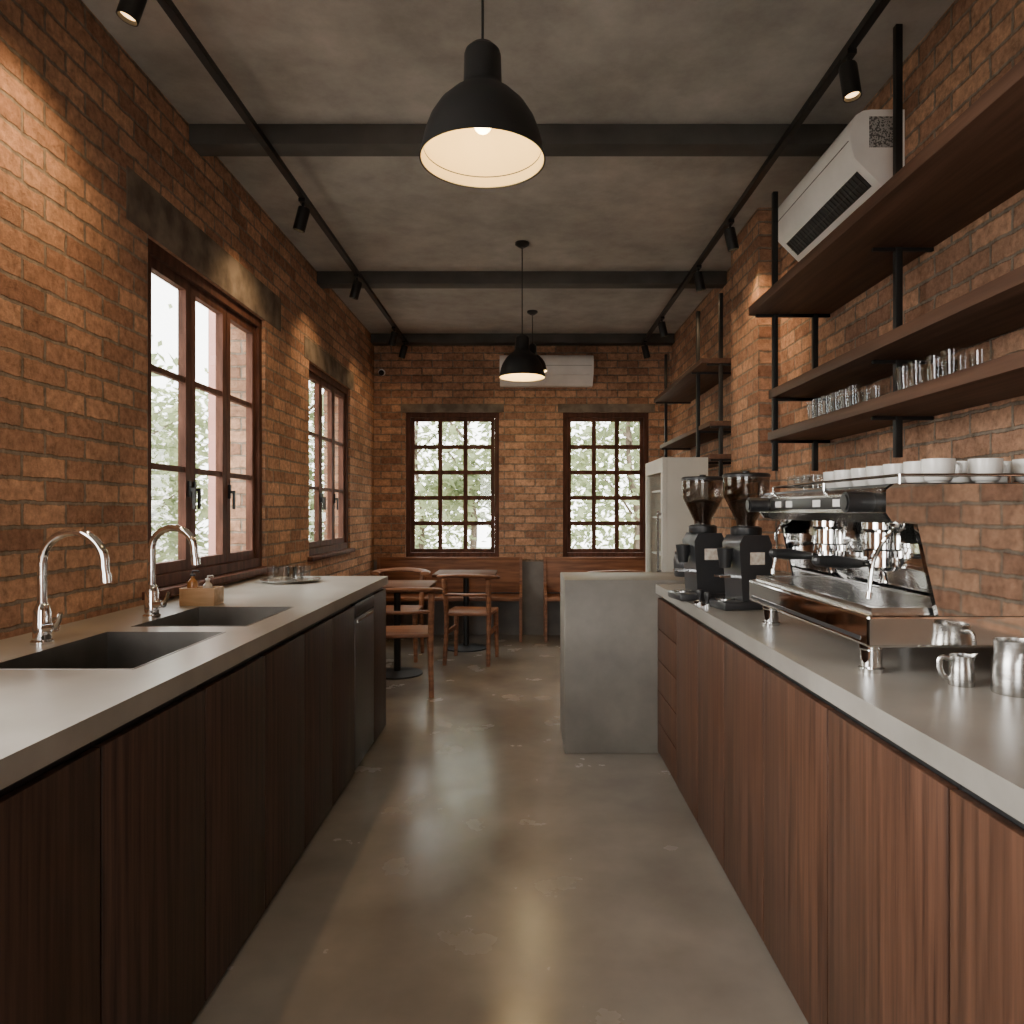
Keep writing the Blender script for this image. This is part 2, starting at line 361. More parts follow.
# sinks
def sink(y0,y1,x0,x1,depth,label):
    r=top("sink",label,"sink",((x0+x1)/2,(y0+y1)/2,.945-depth)); e=.001; t=.005; z0=.945-depth; z1=.9465
    x0+=e;x1-=e;y0+=e;y1-=e
    b=B().box(x0,x1,y0,y1,z0,z0+t).box(x0,x0+t,y0,y1,z0+t,z1).box(x1-t,x1,y0,y1,z0+t,z1).box(x0+t,x1-t,y0,y0+t,z0+t,z1).box(x0+t,x1-t,y1-t,y1,z0+t,z1)
    b.obj("basin",SINKM,parent=r,world=True)
    cx,cy=(x0+x1)/2,(y0+y1)/2
    B().lathe([(0,.001),(.02,.001),(.022,.004),(.042,.003),(.045,0)],(cx,cy,z0+t)).obj("drain",CHROME,parent=r,world=True,label="round chrome sink drain")
sink(*SK[0],.20,"large rectangular undermount steel sink basin")
sink(*SK[1],.10,"smaller shallow steel sink basin beside large one")
def faucet(x,y,s,label):
    r=top("faucet",label,"faucet",(x,y,.945))
    B().lathe([(0,0),(.032,0),(.032,.008),(.026,.014),(.024,.10),(.02,.115),(.0145,.125),(0,.125)]).obj("faucet_base",CHROME,parent=r)
    pts=[(0,0,.11),(0,0,.2)]
    R=.095*s; zc=.355-.014-R
    for k in range(0,17):
        a=math.pi-math.pi*k/16*1.03; pts.append((R+R*math.cos(a),0,zc+R*math.sin(a)))
    pts.append((2*R+.005,0,zc-.045))
    B().tube(pts,.0135,seg=16).cyl((2*R+.004,0,zc-.035),(2*R+.006,0,zc-.06),.016).obj("spout",CHROME,parent=r)
    B().cyl((.015,-.01,.05),(.06,-.03,.055),.014).tube([(.055,-.028,.055),(.075,-.038,.075),(.085,-.045,.10)],[.009,.006]).obj("lever",CHROME,parent=r)
faucet(-1.475,2.20,1.0,"chrome gooseneck faucet behind the large sink")
faucet(-1.42,2.74,.85,"chrome gooseneck faucet behind the small sink")
# ------------------------------------------------------------------ small things on left worktop
r=top("wooden_caddy","light wooden caddy box beside the faucet","caddy",(-1.40,3.12,.945))
b=B(); b.box(-.075,.075,-.05,.05,0,.008).box(-.075,-.067,-.05,.05,.008,.075).box(.067,.075,-.05,.05,.008,.075).box(-.067,.067,-.05,-.042,.008,.075).box(-.067,.067,.042,.05,.008,.075)
b.obj("box",LIGHTWOOD,parent=r,bevel=.0015)
def bottle(x,y,z,h,rr,mat,cap,label):
    r=top("soap_bottle",label,"bottle",(x,y,z))
    B().lathe([(0,0),(rr,0),(rr,h*.6),(rr*.9,h*.7),(rr*.4,h*.8),(rr*.4,h*.88),(0,h*.88)],seg=24).obj("bottle_body",mat,parent=r)
    B().lathe([(0,h*.88),(rr*.5,h*.88),(rr*.5,h*.95),(rr*.15,h*.96),(rr*.15,h*1.06),(0,h*1.06)],seg=16).tube([(0,0,h*1.05),(rr*1.1,0,h*1.06),(rr*1.3,0,h*1.0)],rr*.14,seg=8).obj("pump",cap,parent=r)
bottle(-1.44,3.12,.9535,.13,.022,AMBER,BLACKP,"small amber pump bottle in wooden caddy")
bottle(-1.375,3.12,.9535,.11,.02,CREAM,WHITEP,"small cream pump bottle in wooden caddy")
B().lathe([(0,0),(.15,0),(.165,.012),(.168,.018),(.162,.018),(.148,.008),(0,.008)],(-1.34,4.12,.945),seg=48).obj("serving_tray",STEEL,label="round steel tray holding clear glasses",cat="tray")
def glass_obj(name,h,r0,r1,label,group,loc):
    b=B().lathe([(0,0),(r0,0),(r0+(r1-r0)*.1,h*.08),(r1,h),(r1-.0025,h),(r0-.001,.01),(0,.01)],seg=20)
    o=b.obj(name,GLASS,label=label,cat="glass",group=group); o.location=loc; return o
g0=glass_obj("drinking_glass",.08,.026,.033,"short clear tumbler on the steel tray","glasses on the tray",(-1.42,4.05,.9535))
for (x,y) in [(-1.35,4.03),(-1.28,4.07),(-1.42,4.14),(-1.34,4.12),(-1.27,4.16),(-1.36,4.21)]: dup(g0,(x,y,.9535))
g1=glass_obj("drinking_glass",.095,.028,.036,"clear glass tumbler on wooden shelf","glasses on the lower shelf",(1.36,3.38,1.7655))
for i in range(6):
    for j,x in enumerate((1.36,1.45)):
        if i==0 and j==0: continue
        dup(g1,(x+random.uniform(-.008,.008),3.38-i*.085,1.7655))
for i in range(4):
    for j,x in enumerate((1.36,1.45)): dup(g1,(x+random.uniform(-.008,.008),2.56-i*.088,1.7655),label="clear glass tumbler near the shelf post")
# ------------------------------------------------------------------ shelves
def shelving(ya,yb,posts,label,zs=((2.38,1.18),(1.94,1.285),(1.72,1.28)),th=.045):
    r=top("shelving_unit",label,"shelf",(1.45,(ya+yb)/2,1.6))
    for z,xf in zs:
        B().box(xf,XR-.003,ya,yb,z,z+th).obj("shelf",WOODY,parent=r,world=True,bevel=.002)
    for (x,y,z0,z1) in posts:
        B().box(x-.013,x+.013,y-.013,y+.013,z0,z1).obj("post",BLACK,parent=r,world=True,bevel=.001)
        for z,xf in zs:
            B().box(max(xf+.01,x-.1),XR-.003,y-.008,y+.008,z-.014,z-.0005).obj("bracket",BLACK,parent=r,world=True)
shelving(1.2,3.80,[(1.46,1.8,1.62,3.25),(1.46,2.82,1.56,3.25),(1.31,3.775,1.56,3.02),(1.52,3.775,1.56,2.38)],"three dark wood wall shelves on black metal posts")
shelving(5.105,7.0,[(1.395,5.13,1.56,2.90),(1.31,5.45,1.56,2.86),(1.36,6.95,1.56,2.86)],"dark wood wall shelves beyond the brick pilaster",zs=((2.40,1.25),(1.955,1.31),(1.72,1.31)),th=.035)
# ------------------------------------------------------------------ air conditioners
def aircon(L,label,loc,rot,openf=True):
    r=top("air_conditioner",label,"air conditioner",loc,rot=rot)
    poly=[(0,0),(0,.32),(-.14,.32),(-.175,.315),(-.205,.297),(-.222,.265),(-.228,.23),(-.227,.19),(-.221,.15),(-.210,.115),(-.095,0)]
    B().prism(poly,'x',-L/2,L/2).obj("body",WHITEP,parent=r,bevel=.005,ang=38)
    b=B()
    p0=Vector((0,-.210,.115)); p1=Vector((0,-.095,0))
    d=(p1-p0).normalized(); nn=Vector((0,d.z,-d.y)); nn = nn if nn.y<0 else -nn
    def quadbox(a,c,x0,x1,t0,t1):
        vs=[]
        for x in (x0,x1):
            for pp in (a,c):
                for t in (t0,t1): vs.append(b.bm.verts.new(Vector((x,0,0))+pp+nn*t))
        for i in ((0,1,3,2),(4,6,7,5),(0,4,5,1),(2,3,7,6),(0,2,6,4),(1,5,7,3)): b.bm.faces.new([vs[k] for k in i])
    if openf:
        quadbox(p0+d*.045,p0+d*.135,-L/2+.05,L/2-.05,-.002,.003)
        b.obj("air_outlet",BLACKP,parent=r)
        b=B()
        a=p0+d*.09; quadbox(a,a+d*.005,-L/2+.06,L/2-.06,.003,.012)
        for k in range(26):
            x=-L/2+.07+(L-.14)*k/25
            quadbox(p0+d*.05,p0+d*.13,x-.0012,x+.0012,.003,.007)
        b.obj("louvre",DSTEEL,parent=r)
    else:
        quadbox(p0+d*.012,p0+d*.125,-L/2+.04,L/2-.04,-.002,.006)
        b.obj("louvre",WHITEP,parent=r)
    B().box(-L/2+.02,L/2-.02,-.2295,-.224,.195,.198).obj("panel_seam",DGREY,parent=r)
    return r
ac=aircon(.93,"white split air conditioner mounted above wooden shelves",(XR-.002,3.495,2.72),-math.pi/2)
aircon(1.0,"white split air conditioner high on brick wall",(.23,YB,2.70),0,False)
B().box(.4655,.4668,-.15,-.04,.16,.29).obj("label_sticker",GREYLAB,parent=ac,label="grey printed rating sticker")
# ------------------------------------------------------------------ pendants
def pendant(x,y,zr,D,label,en=4.5):
    r=top("pendant_lamp",label,"pendant lamp",(x,y,zr)); k=D/.33; R=.165*k
    out=[(.045*k,.285*k),(.048*k,.275*k),(.05*k,.20*k),(.058*k,.185*k),(.085*k,.165*k),(.115*k,.135*k),(.137*k,.10*k),(.150*k,.065*k),(.158*k,.03*k),(R,0)]
    B().lathe([(0,.30*k),(.03*k,.30*k)]+out+[(R-.003,.0)]+[(a-.004,b_-.002) for a,b_ in out[::-1][1:6]]+[(.0,.175*k)],seg=56).obj("lamp_shade",BLACK,parent=r,label="black metal bell shade")
    inn=[(R-.0045,.002),(.1535*k,.03*k),(.1455*k,.063*k),(.1325*k,.097*k),(.11*k,.131*k),(.08*k,.158*k),(.04*k,.17*k),(0,.1705*k)]
    B().lathe(inn,seg=56).obj("shade_lining",SHADEIN,parent=r,label="cream inner lining")
    B().cyl((0,0,.172*k),(0,0,.12*k),.016*k).obj("socket",BLACK,parent=r)
    B().sph((0,0,.095*k),.024*k).obj("bulb",BULB,parent=r,label="glowing warm bulb")
    B().cyl((0,0,.298*k),(0,0,3.25-zr-.02),.0035,seg=8).obj("cord",BLACK,parent=r)
    B().lathe([(0,3.25-zr),(.05,3.25-zr),(.05,3.25-zr-.015),(.02,3.25-zr-.035),(0,3.25-zr-.035)],seg=24).obj("ceiling_canopy",BLACK,parent=r)
    l=bpy.data.lights.new("pendant_light",'POINT'); l.energy=en; l.color=(1,.74,.38); l.shadow_soft_size=.05
    o=bpy.data.objects.new("pendant_light",l); COL.objects.link(o); o.parent=r; o.location=(0,0,.045*k)
pendant(-.11,1.87,2.26,.327,"large black bell pendant lamp with cream interior",3.4)
pendant(-.02,5.1,2.295,.33,"black bell pendant lamp over the aisle",7)
pendant(.07,6.85,2.68,.28,"black pendant lamp near the brick end wall",16)
# ------------------------------------------------------------------ tracks and spots
for x in (-1.26,1.25):
    B().box(x-.016,x+.016,.4,7.68,3.118,3.148).obj("lighting_track",BLACK,label="long black lighting track fixed under ceiling beams",cat="track")
def spot(x,y,aim,en,label,ang=75,L=.13,rr=.034):
    r=top("track_spotlight",label,"spotlight",(x,y,3.117),group="track spotlights")
    B().box(-.018,.018,-.03,.03,-.018,0).cyl((0,0,-.018),(0,0,-.07),.007).obj("mount",BLACK,parent=r)
    d=Vector(aim).normalized(); c=Vector((0,0,-.075)); s=c-d*.03
    q=Vector((0,0,-1)).rotation_difference(d).to_matrix()
    B().lathe([(0,0),(rr*.9,0),(rr,-.008),(rr,-L),(rr-.004,-L),(rr-.006,-L+.02),(0,-L+.02)],s,seg=28,mat=q).obj("lamp_head",BLACK,parent=r)
    B().lathe([(0,-L+.018),(rr-.007,-L+.018),(rr-.007,-L+.014),(0,-L+.012)],s,seg=24,mat=q).obj("lens",LENS,parent=r,label="glowing warm lens")
    if en:
        l=bpy.data.lights.new("spot_light",'SPOT'); l.energy=en; l.color=(1,.66,.36); l.spot_size=math.radians(ang); l.spot_blend=1; l.shadow_soft_size=.05
        o=bpy.data.objects.new("spot_light",l); COL.objects.link(o); o.parent=r; o.location=s+d*(L+.01); o.rotation_euler=Vector((0,0,-1)).rotation_difference(d).to_euler()
lab="small black cylindrical track spotlight"
spot(-1.26,1.35,(-.35,.1,-1),24,lab,125)
spot(-1.26,2.34,(-.32,-.05,-1),44,"black track spotlight glowing above the sink",125)
for y,e in ((4.09,26),(5.4,20),(6.93,9),(7.5,4)): spot(-1.26,y,(-.3,.1,-1),e,lab,120)
spot(1.25,1.4,(.1,.0,-1),8,lab)
spot(1.25,2.78,(.1,-.1,-1),14,"black track spotlight beside air conditioner")
for y,e in ((4.39,30),(5.2,14),(6.57,9),(7.5,4)): spot(1.25,y,(.25,.1,-1),e,lab,120)
# ------------------------------------------------------------------ espresso machine
r=top("espresso_machine","chrome two-group espresso machine on concrete worktop","espresso machine",(1.12,2.2,.945))
for x in (.875,1.36):
    for y in (1.82,2.56):
        B().lathe([(0,0),(.03,0),(.031,.01),(.026,.014),(.026,.055),(.03,.06),(.03,.08),(0,.08)],(x,y,.945),seg=24).obj("foot",CHROME,parent=r,world=True)
B().box(.82,1.43,1.72,2.64,1.022,1.10).obj("base",PSTEEL,parent=r,world=True,bevel=.008,segs=3,ang=12)
B().box(.8185,.8202,1.76,2.60,1.035,1.045).obj("trim_strip",DGREY,parent=r,world=True)
b=B().box(.845,1.10,1.75,2.61,1.099,1.103); b.obj("drip_tray",BLACKP,parent=r,world=True)
b=B()
b.box(.84,.85,1.745,2.615,1.10,1.116).box(1.095,1.105,1.745,2.615,1.10,1.116).box(.85,1.095,1.745,1.755,1.10,1.116).box(.85,1.095,2.605,2.615,1.10,1.116)
for k in range(42): y=1.765+k*.02; b.box(.85,1.095,y-.0045,y+.0045,1.106,1.113)
for x in (.93,1.01): b.box(x-.004,x+.004,1.755,2.605,1.103,1.107)
b.obj("drip_grille",STEEL,parent=r,world=True)
B().box(1.12,1.42,1.74,2.62,1.10,1.325).obj("rear_body",PSTEEL,parent=r,world=True,bevel=.003)
poly=[(.90,1.320),(1.43,1.320),(1.43,1.41),(.90,1.41),(.865,1.395),(.865,1.345)]
B().prism(poly,'y',1.735,2.625).obj("upper_body",STEEL,parent=r,world=True,bevel=.003,ang=15)
B().box(.859,.8655,1.86,2.52,1.355,1.389).obj("control_panel",BLACKP,parent=r,world=True,bevel=.002)
for y in (1.98,2.12,2.34,2.44):
    B().box(.8565,.8592,y-.025,y+.025,1.362,1.382).obj("button_pad",WHITEP,parent=r,world=True,label="pale push button pad")
for y in (1.80,2.575):
    B().cyl((.865,y,1.372),(.80,y,1.372),.026).cyl((.80,y,1.372),(.795,y,1.372),.020).obj("steam_knob",BLACKP,parent=r,world=True,label="black steam knob")
for y0,y1 in ((1.715,1.733),(2.627,2.645)):
    poly=[(.985,1.10),(1.43,1.10),(1.43,1.415),(.88,1.415),(.86,1.40),(.86,1.345),(.875,1.325),(.935,1.318)]
    B().prism(poly,'y',y0,y1).obj("side_panel",SIDEM,parent=r,world=True,bevel=.003,ang=10)
B().box(.91,1.43,1.735,2.625,1.411,1.418).obj("cup_tray",BLACKP,parent=r,world=True)
b=B()
for z in (1.437,):
    b.tube([(.905,1.74,z),(.905,2.62,z)],.004,seg=8).tube([(1.42,1.74,z),(1.42,2.62,z)],.004,seg=8).tube([(.905,1.74,z),(1.42,1.74,z)],.004,seg=8).tube([(.905,2.62,z),(1.42,2.62,z)],.004,seg=8)
for x in (.905,1.17,1.42):
    for y in (1.74,2.62): b.cyl((x,y,1.412),(x,y,1.437),.004,seg=8)
b.cyl((.905,2.18,1.412),(.905,2.18,1.437),.004,seg=8)
b.obj("cup_rail",CHROME,parent=r,world=True)
for i,y in enumerate((2.01,2.36)):
    B().lathe([(0,1.325),(.055,1.325),(.055,1.30),(.045,1.29),(.045,1.245),(.052,1.24),(.052,1.222),(0,1.222)],(1.0,y,0),seg=32).box(1.0,1.13,y-.03,y+.03,1.26,1.325).obj("group_head",CHROME,parent=r,world=True)
    p=B().lathe([(0,1.221),(.042,1.221),(.042,1.195),(.036,1.185),(0,1.183)],(1.0,y,0),seg=28).cyl((.97,y,1.205),(.93,y,1.203),.010).tube([(1.0,y,1.185),(1.0,y-.012,1.165),(1.0,y-.018,1.15)],.007).tube([(1.0,y,1.185),(1.0,y+.012,1.165),(1.0,y+.018,1.15)],.007).obj("portafilter",CHROME,parent=r,world=True)
    B().tube([(.935,y-.0,1.203),(.91,y-.005,1.205),(.86,y-.015,1.21),(.81,y-.025,1.213)],[.012,.014,.018,.015],seg=14).sph((.806,y-.026,1.2133),.0155,seg=12).obj("handle",BLACKP,parent=p,world=True,label="black portafilter handle")
for y,dy in ((1.80,.03),(2.57,-.03)):
    B().sph((.93,y,1.32),.018).tube([(.93,y,1.315),(.90,y,1.28),(.885,y+dy,1.22),(.875,y+dy,1.14)],.0055,smooth=6,seg=10).cyl((.875,y+dy,1.145),(.874,y+dy,1.128),.008).obj("steam_wand",CHROME,parent=r,world=True)
B().cyl((1.12,1.86,1.23),(1.10,1.86,1.23),.035).obj("gauge_ring",CHROME,parent=r,world=True)
B().cyl((1.101,1.86,1.23),(1.098,1.86,1.23),.029).obj("pressure_gauge",WHITEP,parent=r,world=True,label="round white pressure gauge dial")
B().cyl((1.12,2.18,1.20),(1.10,2.18,1.20),.02).obj("hot_water_outlet",DGREY,parent=r,world=True)
def cup(loc,label,mat,h=.064,R=.039,group="cups on the espresso machine"):
    r=top("coffee_cup",label,"cup",loc,group=group)
    pr=[(0,.004),(R*.45,.004),(R*.47,0),(R*.55,0),(R*.60,.005),(R*.78,h*.15),(R*.92,h*.38),(R*.98,h*.65),(R,h),(R-.003,h),(R*.90,h*.55),(R*.78,h*.25),(R*.5,.01),(0,.01)]
    B().lathe(pr,seg=28).obj("cup_body",mat,parent=r)
    pts=[(R*.95,0,h*.85),(R*1.35,0,h*.82),(R*1.5,0,h*.55),(R*1.2,0,h*.32),(R*.85,0,h*.3)]
    B().tube(pts,.0035,smooth=5,seg=8).obj("handle",mat,parent=r)
    return r
c0=cup((1.06,2.46,1.4185),"white ceramic coffee cup on the machine top",CERAMIC)
for i in range(7):
    for j,x in enumerate((1.06,1.175,1.29)):
        if i==0 and j==0: continue
        dup(c0,(x+random.uniform(-.008,.008),2.46-i*.103+random.uniform(-.006,.006),1.4185),rot=random.uniform(-.5,.5)+(0 if j%2 else .3))
ge=glass_obj("espresso_glass",.055,.022,.028,"small clear espresso glass on machine top","espresso glasses on the machine",(.965,2.57,1.4185))
for x,y in ((1.04,2.57),(1.11,2.57),(1.18,2.57),(.96,2.50),(.965,2.43)): dup(ge,(x,y,1.4185))
def jug(loc,k,label,rot=0):
    r=top("milk_jug",label,"milk jug",loc,rot=rot); R=.045*k
    b=B(); b.lathe([(0,0),(R*.97,0),(R,.004),(R,.03*k),(R*.94,.07*k),(R*.86,.09*k),(R*.90,.112*k),(R*.86,.112*k),(R*.82,.09*k),(R*.90,.07*k),(R*.94,.03*k),(R*.9,.008),(0,.008)],seg=36)
    for v in b.bm.verts:
        if v.co.z>.085*k and v.co.x<0 and abs(v.co.y)<R*.5:
            t=(v.co.z-.085*k)/(.027*k)*(1-abs(v.co.y)/(R*.5)); v.co.x-=.018*k*t; v.co.z+=.006*t
    b.obj("jug_body",STEEL,parent=r)
    B().tube([(R*.82,0,.098*k),(R*1.5,0,.10*k),(R*1.65,0,.07*k),(R*1.4,0,.035*k),(R*.95,0,.025*k)],.0045,smooth=6,seg=10,flat=1.5).obj("handle",STEEL,parent=r)
jug((1.09,1.60,.945),1.05,"stainless steel milk jug on the worktop",rot=1.45)
jug((1.015,1.675,.945),.62,"small stainless steel milk jug beside espresso machine",rot=2.9)
# ------------------------------------------------------------------ grinders
def grinder(loc,label,rot):
    r=top("coffee_grinder",label,"coffee grinder",loc,rot=rot)
    B().box(-.13,.10,-.085,.085,0,.035).obj("base_plate",DGREY,parent=r,bevel=.01)
    b=B().prism([(-.045,.035),(.095,.035),(.085,.27),(.07,.305),(-.04,.305),(-.06,.27)],'y',-.075,.075)
    b.obj("grinder_body",DGREY,parent=r,bevel=.018,segs=3,ang=35)
    B().lathe([(0,.305),(.062,.305),(.064,.31),(.064,.335),(.05,.342),(0,.342)],(0.01,0,0)).obj("collar",BLACKP,parent=r)
    B().lathe([(.038,.342),(.040,.36),(.088,.46),(.094,.475),(.096,.545),(.093,.545),(.091,.475),(.085,.46),(.036,.362),(.035,.342)],(0.01,0,0)).obj("hopper",SMOKE,parent=r,label="clear plastic bean hopper")
    B().lathe([(0,.343),(.033,.343),(.036,.364),(.074,.443),(.03,.455),(0,.46)],(0.01,0,0)).obj("coffee_beans",BEANS,parent=r,label="dark roasted beans")
    B().lathe([(0,.545),(.098,.545),(.098,.556),(.09,.562),(.015,.564),(.015,.572),(0,.574)],(0.01,0,0)).obj("hopper_lid",BLACKP,parent=r)
    B().lathe([(.0,.17),(.022,.17),(.03,.22),(.034,.25),(0,.255)],(-.085,0,0),seg=24).box(-.085,-.04,-.02,.02,.215,.25).obj("chute",BLACKP,parent=r)
    for s in (-1,1): B().box(-.12,-.045,s*.026-.004,s*.026+.004,.13,.138).obj("portafilter_fork",CHROME,parent=r,label="chrome portafilter fork prong")
    B().box(-.012,.052,-.0775,-.0745,.185,.235).obj("label_plate",LABEL,parent=r,label="small pale rectangular label")
    B().lathe([(0,.035),(.04,.035),(.04,.042),(0,.042)],(-.085,0,0),seg=24).obj("grounds_tray",STEEL,parent=r)
grinder((.81,3.32,.945),"black coffee grinder with clear hopper beside fridge",.15)
grinder((.918,3.02,.945),"black coffee grinder with clear hopper beside espresso machine",.2)
for loc,l in (((.775,3.06,.945),"small black-handled tamper on the worktop"),((.765,3.15,.945),"small chrome tamper beside the grinders")):
    r=top("tamper",l,"tamper",loc)
    B().lathe([(0,0),(.027,0),(.027,.012),(.01,.018),(0,.018)],seg=24).obj("tamper_base",CHROME,parent=r)
    B().lathe([(0,.018),(.008,.018),(.011,.03),(.015,.05),(.012,.06),(0,.063)],seg=20).obj("handle",BLACKP,parent=r)
r=top("canister","dark round lidded canister on concrete counter","canister",(.93,4.22,.968))
B().lathe([(0,0),(.05,0),(.055,.01),(.06,.10),(.05,.13),(0,.13)]).obj("canister_body",DGREY,parent=r)
B().lathe([(0,.13),(.052,.13),(.052,.145),(.02,.155),(.012,.165),(.012,.18),(0,.182)]).obj("lid",BLACKP,parent=r)
# ------------------------------------------------------------------ display fridge
x0,x1,y0,y1,zt=.87,1.16,4.56,5.20,1.69
r=top("display_fridge","cream upright display fridge with glass door","fridge",((x0+x1)/2,4.9,0))
b=B().box(x0+.03,x1,y0,y0+.03,0,zt).box(x0+.03,x1,y1-.03,y1,0,zt).box(x1-.03,x1,y0+.03,y1-.03,0,zt).box(x0+.03,x1-.03,y0+.03,y1-.03,0,.12).box(x0+.03,x1-.03,y0+.03,y1-.03,zt-.08,zt)
b.obj("body",CREAM,parent=r,world=True)
d=B().box(x0,x0+.028,y0,y0+.05,.02,zt).box(x0,x0+.028,y1-.05,y1,.02,zt).box(x0,x0+.028,y0+.05,y1-.05,.02,.14).box(x0,x0+.028,y0+.05,y1-.05,zt-.09,zt).obj("door",CREAM,parent=r,world=True)
B().box(x0+.01,x0+.016,y0+.05,y1-.05,.14,zt-.09).obj("glass_panel",WINGLASS,parent=d,world=True)
B().box(x0-.03,x0-.018,y0+.02,y0+.032,.95,1.35).box(x0-.02,x0,y0+.02,y0+.032,.96,.975).box(x0-.02,x0,y0+.02,y0+.032,1.325,1.34).obj("handle",STEEL,parent=d,world=True)
for z in (.45,.75,1.05,1.30,1.48): B().box(x0+.04,x1-.04,y0+.032,y1-.032,z,z+.012).obj("shelf",WHITEP,parent=r,world=True)
# ------------------------------------------------------------------ furniture
def chair(loc,rot,label):
    r=top("dining_chair",label,"chair",loc,rot=rot,group="cafe chairs")
    b=B().box(-.21,.21,-.20,.21,.43,.46); b.obj("seat",WOODX,parent=r,bevel=.01)
    for sx in (-1,1):
        B().tube([(sx*.185,.185,.43),(sx*.195,.195,0)],[.025,.017],seg=12).obj("leg",WOODX,parent=r)
        B().tube([(sx*.195,-.23,0),(sx*.19,-.185,.30),(sx*.19,-.18,.45),(sx*.195,-.235,.76)],[.018,.024],smooth=4,seg=12).obj("leg",WOODX,parent=r)
    pts=[(-.235,-.12,.765),(-.225,-.20,.775),(-.13,-.262,.785),(0,-.28,.79),(.13,-.262,.785),(.225,-.20,.775),(.235,-.12,.765)]
    B().tube(pts,.045,smooth=4,seg=12,flat=.40).obj("backrest",WOODX,parent=r)
    B().tube([(-.19,-.205,.62),(0,-.24,.62),(.19,-.205,.62)],.026,smooth=4,seg=10,flat=.5).obj("back_slat",WOODX,parent=r)
    for sx in (-1,1): B().box(sx*.19-.011,sx*.19+.011,-.19,.185,.26,.295).obj("stretcher",WOODX,parent=r)
    return r
ch=chair((-.90,5.40,0),math.radians(8),"brown wood cafe chair at pedestal table near counter")
dup(ch,(-.48,6.50,0),math.radians(-8),"brown wood cafe chair in front of the wall bench")
dup(ch,(-1.17,6.62,0),math.radians(180),"brown wood cafe chair on the far side of the table")
dup(ch,(.84,6.90,0),math.radians(4),"brown wood cafe chair with curved back behind concrete counter")
def table(loc,label):
    r=top("pedestal_table",label,"table",loc,group="cafe tables")
    B().box(-.30,.30,-.28,.28,.72,.75).obj("table_top",TABLEW,parent=r,bevel=.006)
    B().cyl((0,0,.02),(0,0,.70),.028).lathe([(0,.70),(.12,.70),(.12,.72),(0,.72)],seg=24).obj("pedestal",BLACK,parent=r)
    B().lathe([(0,0),(.21,0),(.21,.012),(.05,.03),(0,.03)],seg=40).obj("base",BLACK,parent=r)
    return r
t=table((-1.06,5.97,0),"wood-topped cafe table on black pedestal near the counter")
dup(t,(-.58,7.09,0),None,"wood-topped cafe table in front of the bench")
def bench(x0,x1,label):
    r=top("wooden_bench",label,"bench",((x0+x1)/2,YB-.25,0))
    B().box(x0+.03,x1-.03,YB-.46,YB-.06,.42,.455).obj("seat",WOODX,parent=r,world=True,bevel=.004)
    B().box(x0+.03,x1-.03,YB-.075,YB-.045,.47,.82).box(x0+.03,x1-.03,YB-.08,YB-.03,.82,.85).obj("backrest",WOODX,parent=r,world=True,bevel=.003)
    for x in (x0,x1-.03):
        B().prism([(YB-.46,0),(YB-.42,0),(YB-.41,.38),(YB-.09,.38),(YB-.08,0),(YB-.035,0),(YB-.035,.85),(YB-.08,.85),(YB-.10,.56),(YB-.46,.47)],'x',x,x+.03).obj("end_panel",WOODX,parent=r,world=True)
    x=(x0+x1)/2; B().box(x-.02,x+.02,YB-.44,YB-.40,0,.42).obj("leg",WOODX,parent=r,world=True)
bench(-1.60,-.03,"long brown wood bench against the brick wall")
bench(.20,1.55,"brown wood bench below the grid window")
r=top("security_camera","small white dome security camera on brick wall","camera",(-1.56,YB-.03,2.86))
B().cyl((0,.028,0),(0,-.01,0),.035).obj("mount",WHITEP,parent=r)
B().sph((0,-.02,-.01),.03).obj("camera_dome",BLACKP,parent=r)
# ------------------------------------------------------------------ outside
B().box(-22,22,-14,30,-.35,-.16).obj("ground",GRASS,kind=S,label="pale paved ground outside the windows",cat="ground")
def tree(x,y,h,n,seed,rad=1.1,low=.5,ls=1.0):
    rnd=random.Random(seed); r=top("tree","slender leafy green tree outside the window","tree",(x,y,-.16),group="trees outside")
    b=B().tube([(0,0,0),(.1,.05,h*.3),(-.05,.1,h*.6),(.05,0,h)],[.07,.02],smooth=5,seg=10)
    for k in range(5):
        a=rnd.uniform(0,6.28); z=h*rnd.uniform(.3,.8); b.tube([(0,0,z),(math.cos(a)*.4,math.sin(a)*.4,z+.35),(math.cos(a)*.8,math.sin(a)*.8,z+.6)],[.025,.008],seg=6,smooth=3)
    b.obj("trunk",BARK,parent=r)
    b=B(); bl=[(rnd.uniform(-rad,rad)*.8,rnd.uniform(-rad,rad)*.8,rnd.uniform(low,h)) for _ in range(20)]
    for _ in range(n):
        c=rnd.choice(bl); cl=lambda v,m: max(-m,min(m,v))
        p=Vector((c[0]+cl(rnd.gauss(0,.25),.45),c[1]+cl(rnd.gauss(0,.25),.45),max(.1,c[2]+rnd.gauss(0,.3))))
        s=rnd.uniform(.06,.12)*ls; m=Matrix.Rotation(rnd.uniform(0,6.28),3,'Z')@Matrix.Rotation(rnd.uniform(-1,1),3,'X')@Matrix.Rotation(rnd.uniform(-1,1),3,'Y')
        vs=[b.bm.verts.new(p+m@Vector(q)) for q in ((-s,0,0),(0,-s*.45,s*.1),(s,0,0),(0,s*.45,s*.1))]
        b.bm.faces.new(vs)
    o=b.obj("foliage",LEAF,parent=r); o["kind"]="stuff"
for i,(x,y) in enumerate([(-3.7,12.2),(-.95,12.0),(1.75,11.8),(4.5,12.2),(-2.3,15.4),(.4,15.2),(3.1,15.4)]): tree(x,y,4.4,3200,i+1)
for i,(x,y) in enumerate([(-5.2,6.9),(-5.4,9.6),(-6.6,12.4)]): tree(x,y,3.4,2000,i+20,1.0,.3)
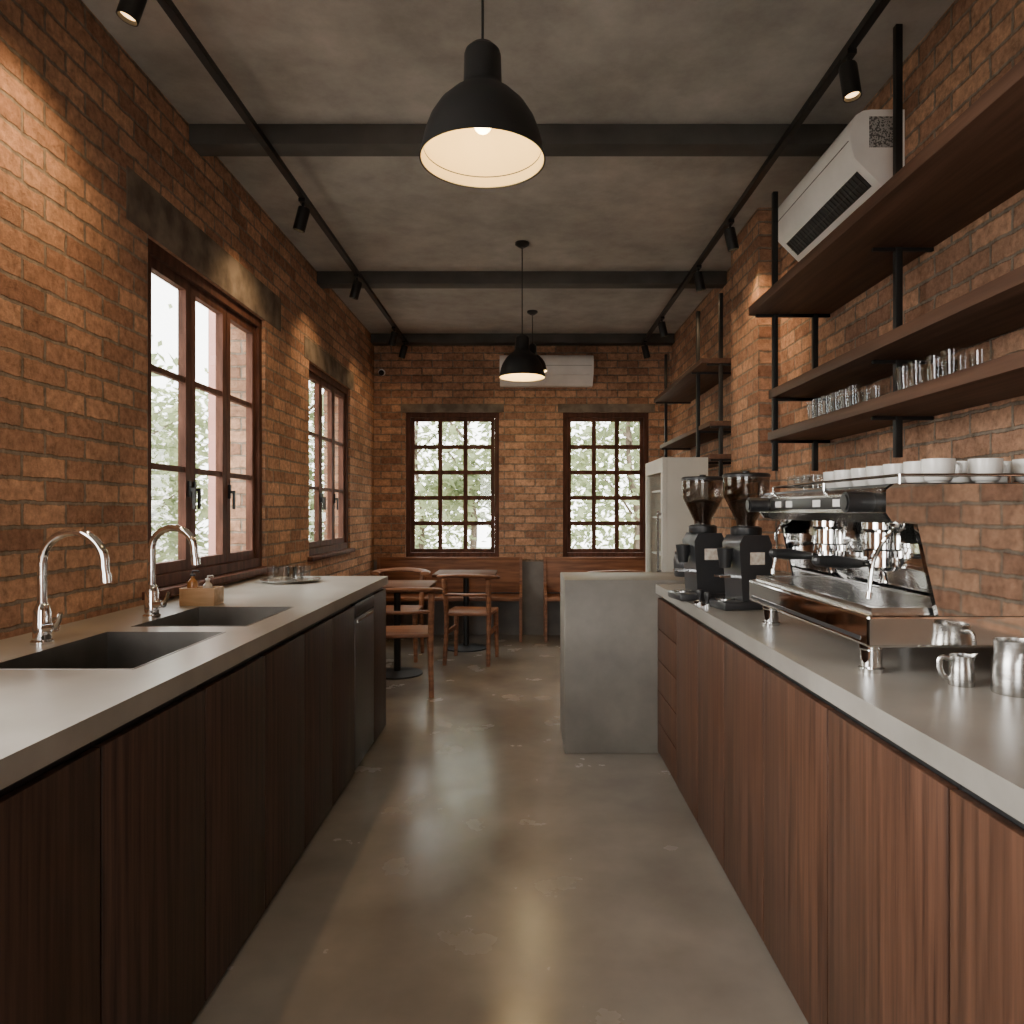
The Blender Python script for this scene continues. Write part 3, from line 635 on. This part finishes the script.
r=top("neighbouring_house","pale rendered neighbouring house outside the windows","house",(-9.5,10,-.16))
B().box(-1,1,-8,8,0,3.0).obj("house_wall",PALE,parent=r)
B().prism([(-1.3,3.0),(1.3,3.0),(0,3.9)],'y',-8.2,8.2).obj("roof",ROOFM,parent=r)
B().box(-2.75,-2.5,6.25,6.75,-.16,3.4).obj("porch_column",PINK,label="faded red painted column outside the window",cat="column")
# ------------------------------------------------------------------ light
w=bpy.data.worlds.new("World"); bpy.context.scene.world=w; w.use_nodes=True
bg=w.node_tree.nodes["Background"]; bg.inputs[0].default_value=(1,.985,.955,1); bg.inputs[1].default_value=10.5
sl=bpy.data.lights.new("sun",'SUN'); sl.energy=11; sl.angle=math.radians(70); sl.color=(1,.96,.90)
so=bpy.data.objects.new("sun",sl); COL.objects.link(so); so.location=(-6,4,6)
so.rotation_euler=Vector((0,0,-1)).rotation_difference(Vector((1,-.05,-.36)).normalized()).to_euler()
def portal(loc,rot,sx,sy):
    l=bpy.data.lights.new("window_portal",'AREA'); l.shape='RECTANGLE'; l.size=sx; l.size_y=sy; l.cycles.is_portal=True
    o=bpy.data.objects.new("window_portal",l); COL.objects.link(o); o.location=loc; o.rotation_euler=rot
for w_ in (W_FILL,W1,W2): portal((XL-.20,(w_[0]+w_[1])/2,(w_[2]+w_[3])/2),(0,-math.pi/2,0),w_[3]-w_[2],w_[1]-w_[0])
for w_ in (WB1,WB2): portal(((w_[0]+w_[1])/2,YB+.2,(w_[2]+w_[3])/2),(-math.pi/2,0,0),w_[1]-w_[0],w_[3]-w_[2])
portal(((D_FILL[0]+D_FILL[1])/2,YF-.15,(D_FILL[2]+D_FILL[3])/2),(math.pi/2,0,0),D_FILL[1]-D_FILL[0],D_FILL[3]-D_FILL[2])
# ------------------------------------------------------------------ camera
cd=bpy.data.cameras.new("Camera"); cam=bpy.data.objects.new("Camera",cd); COL.objects.link(cam)
cam.location=(0,0,1.35); cam.rotation_euler=(math.radians(90),0,0)
cd.sensor_width=36; cd.lens=36*720/1024; cd.shift_x=-13/1024; cd.shift_y=-1/1024; cd.clip_start=.05
bpy.context.scene.camera=cam
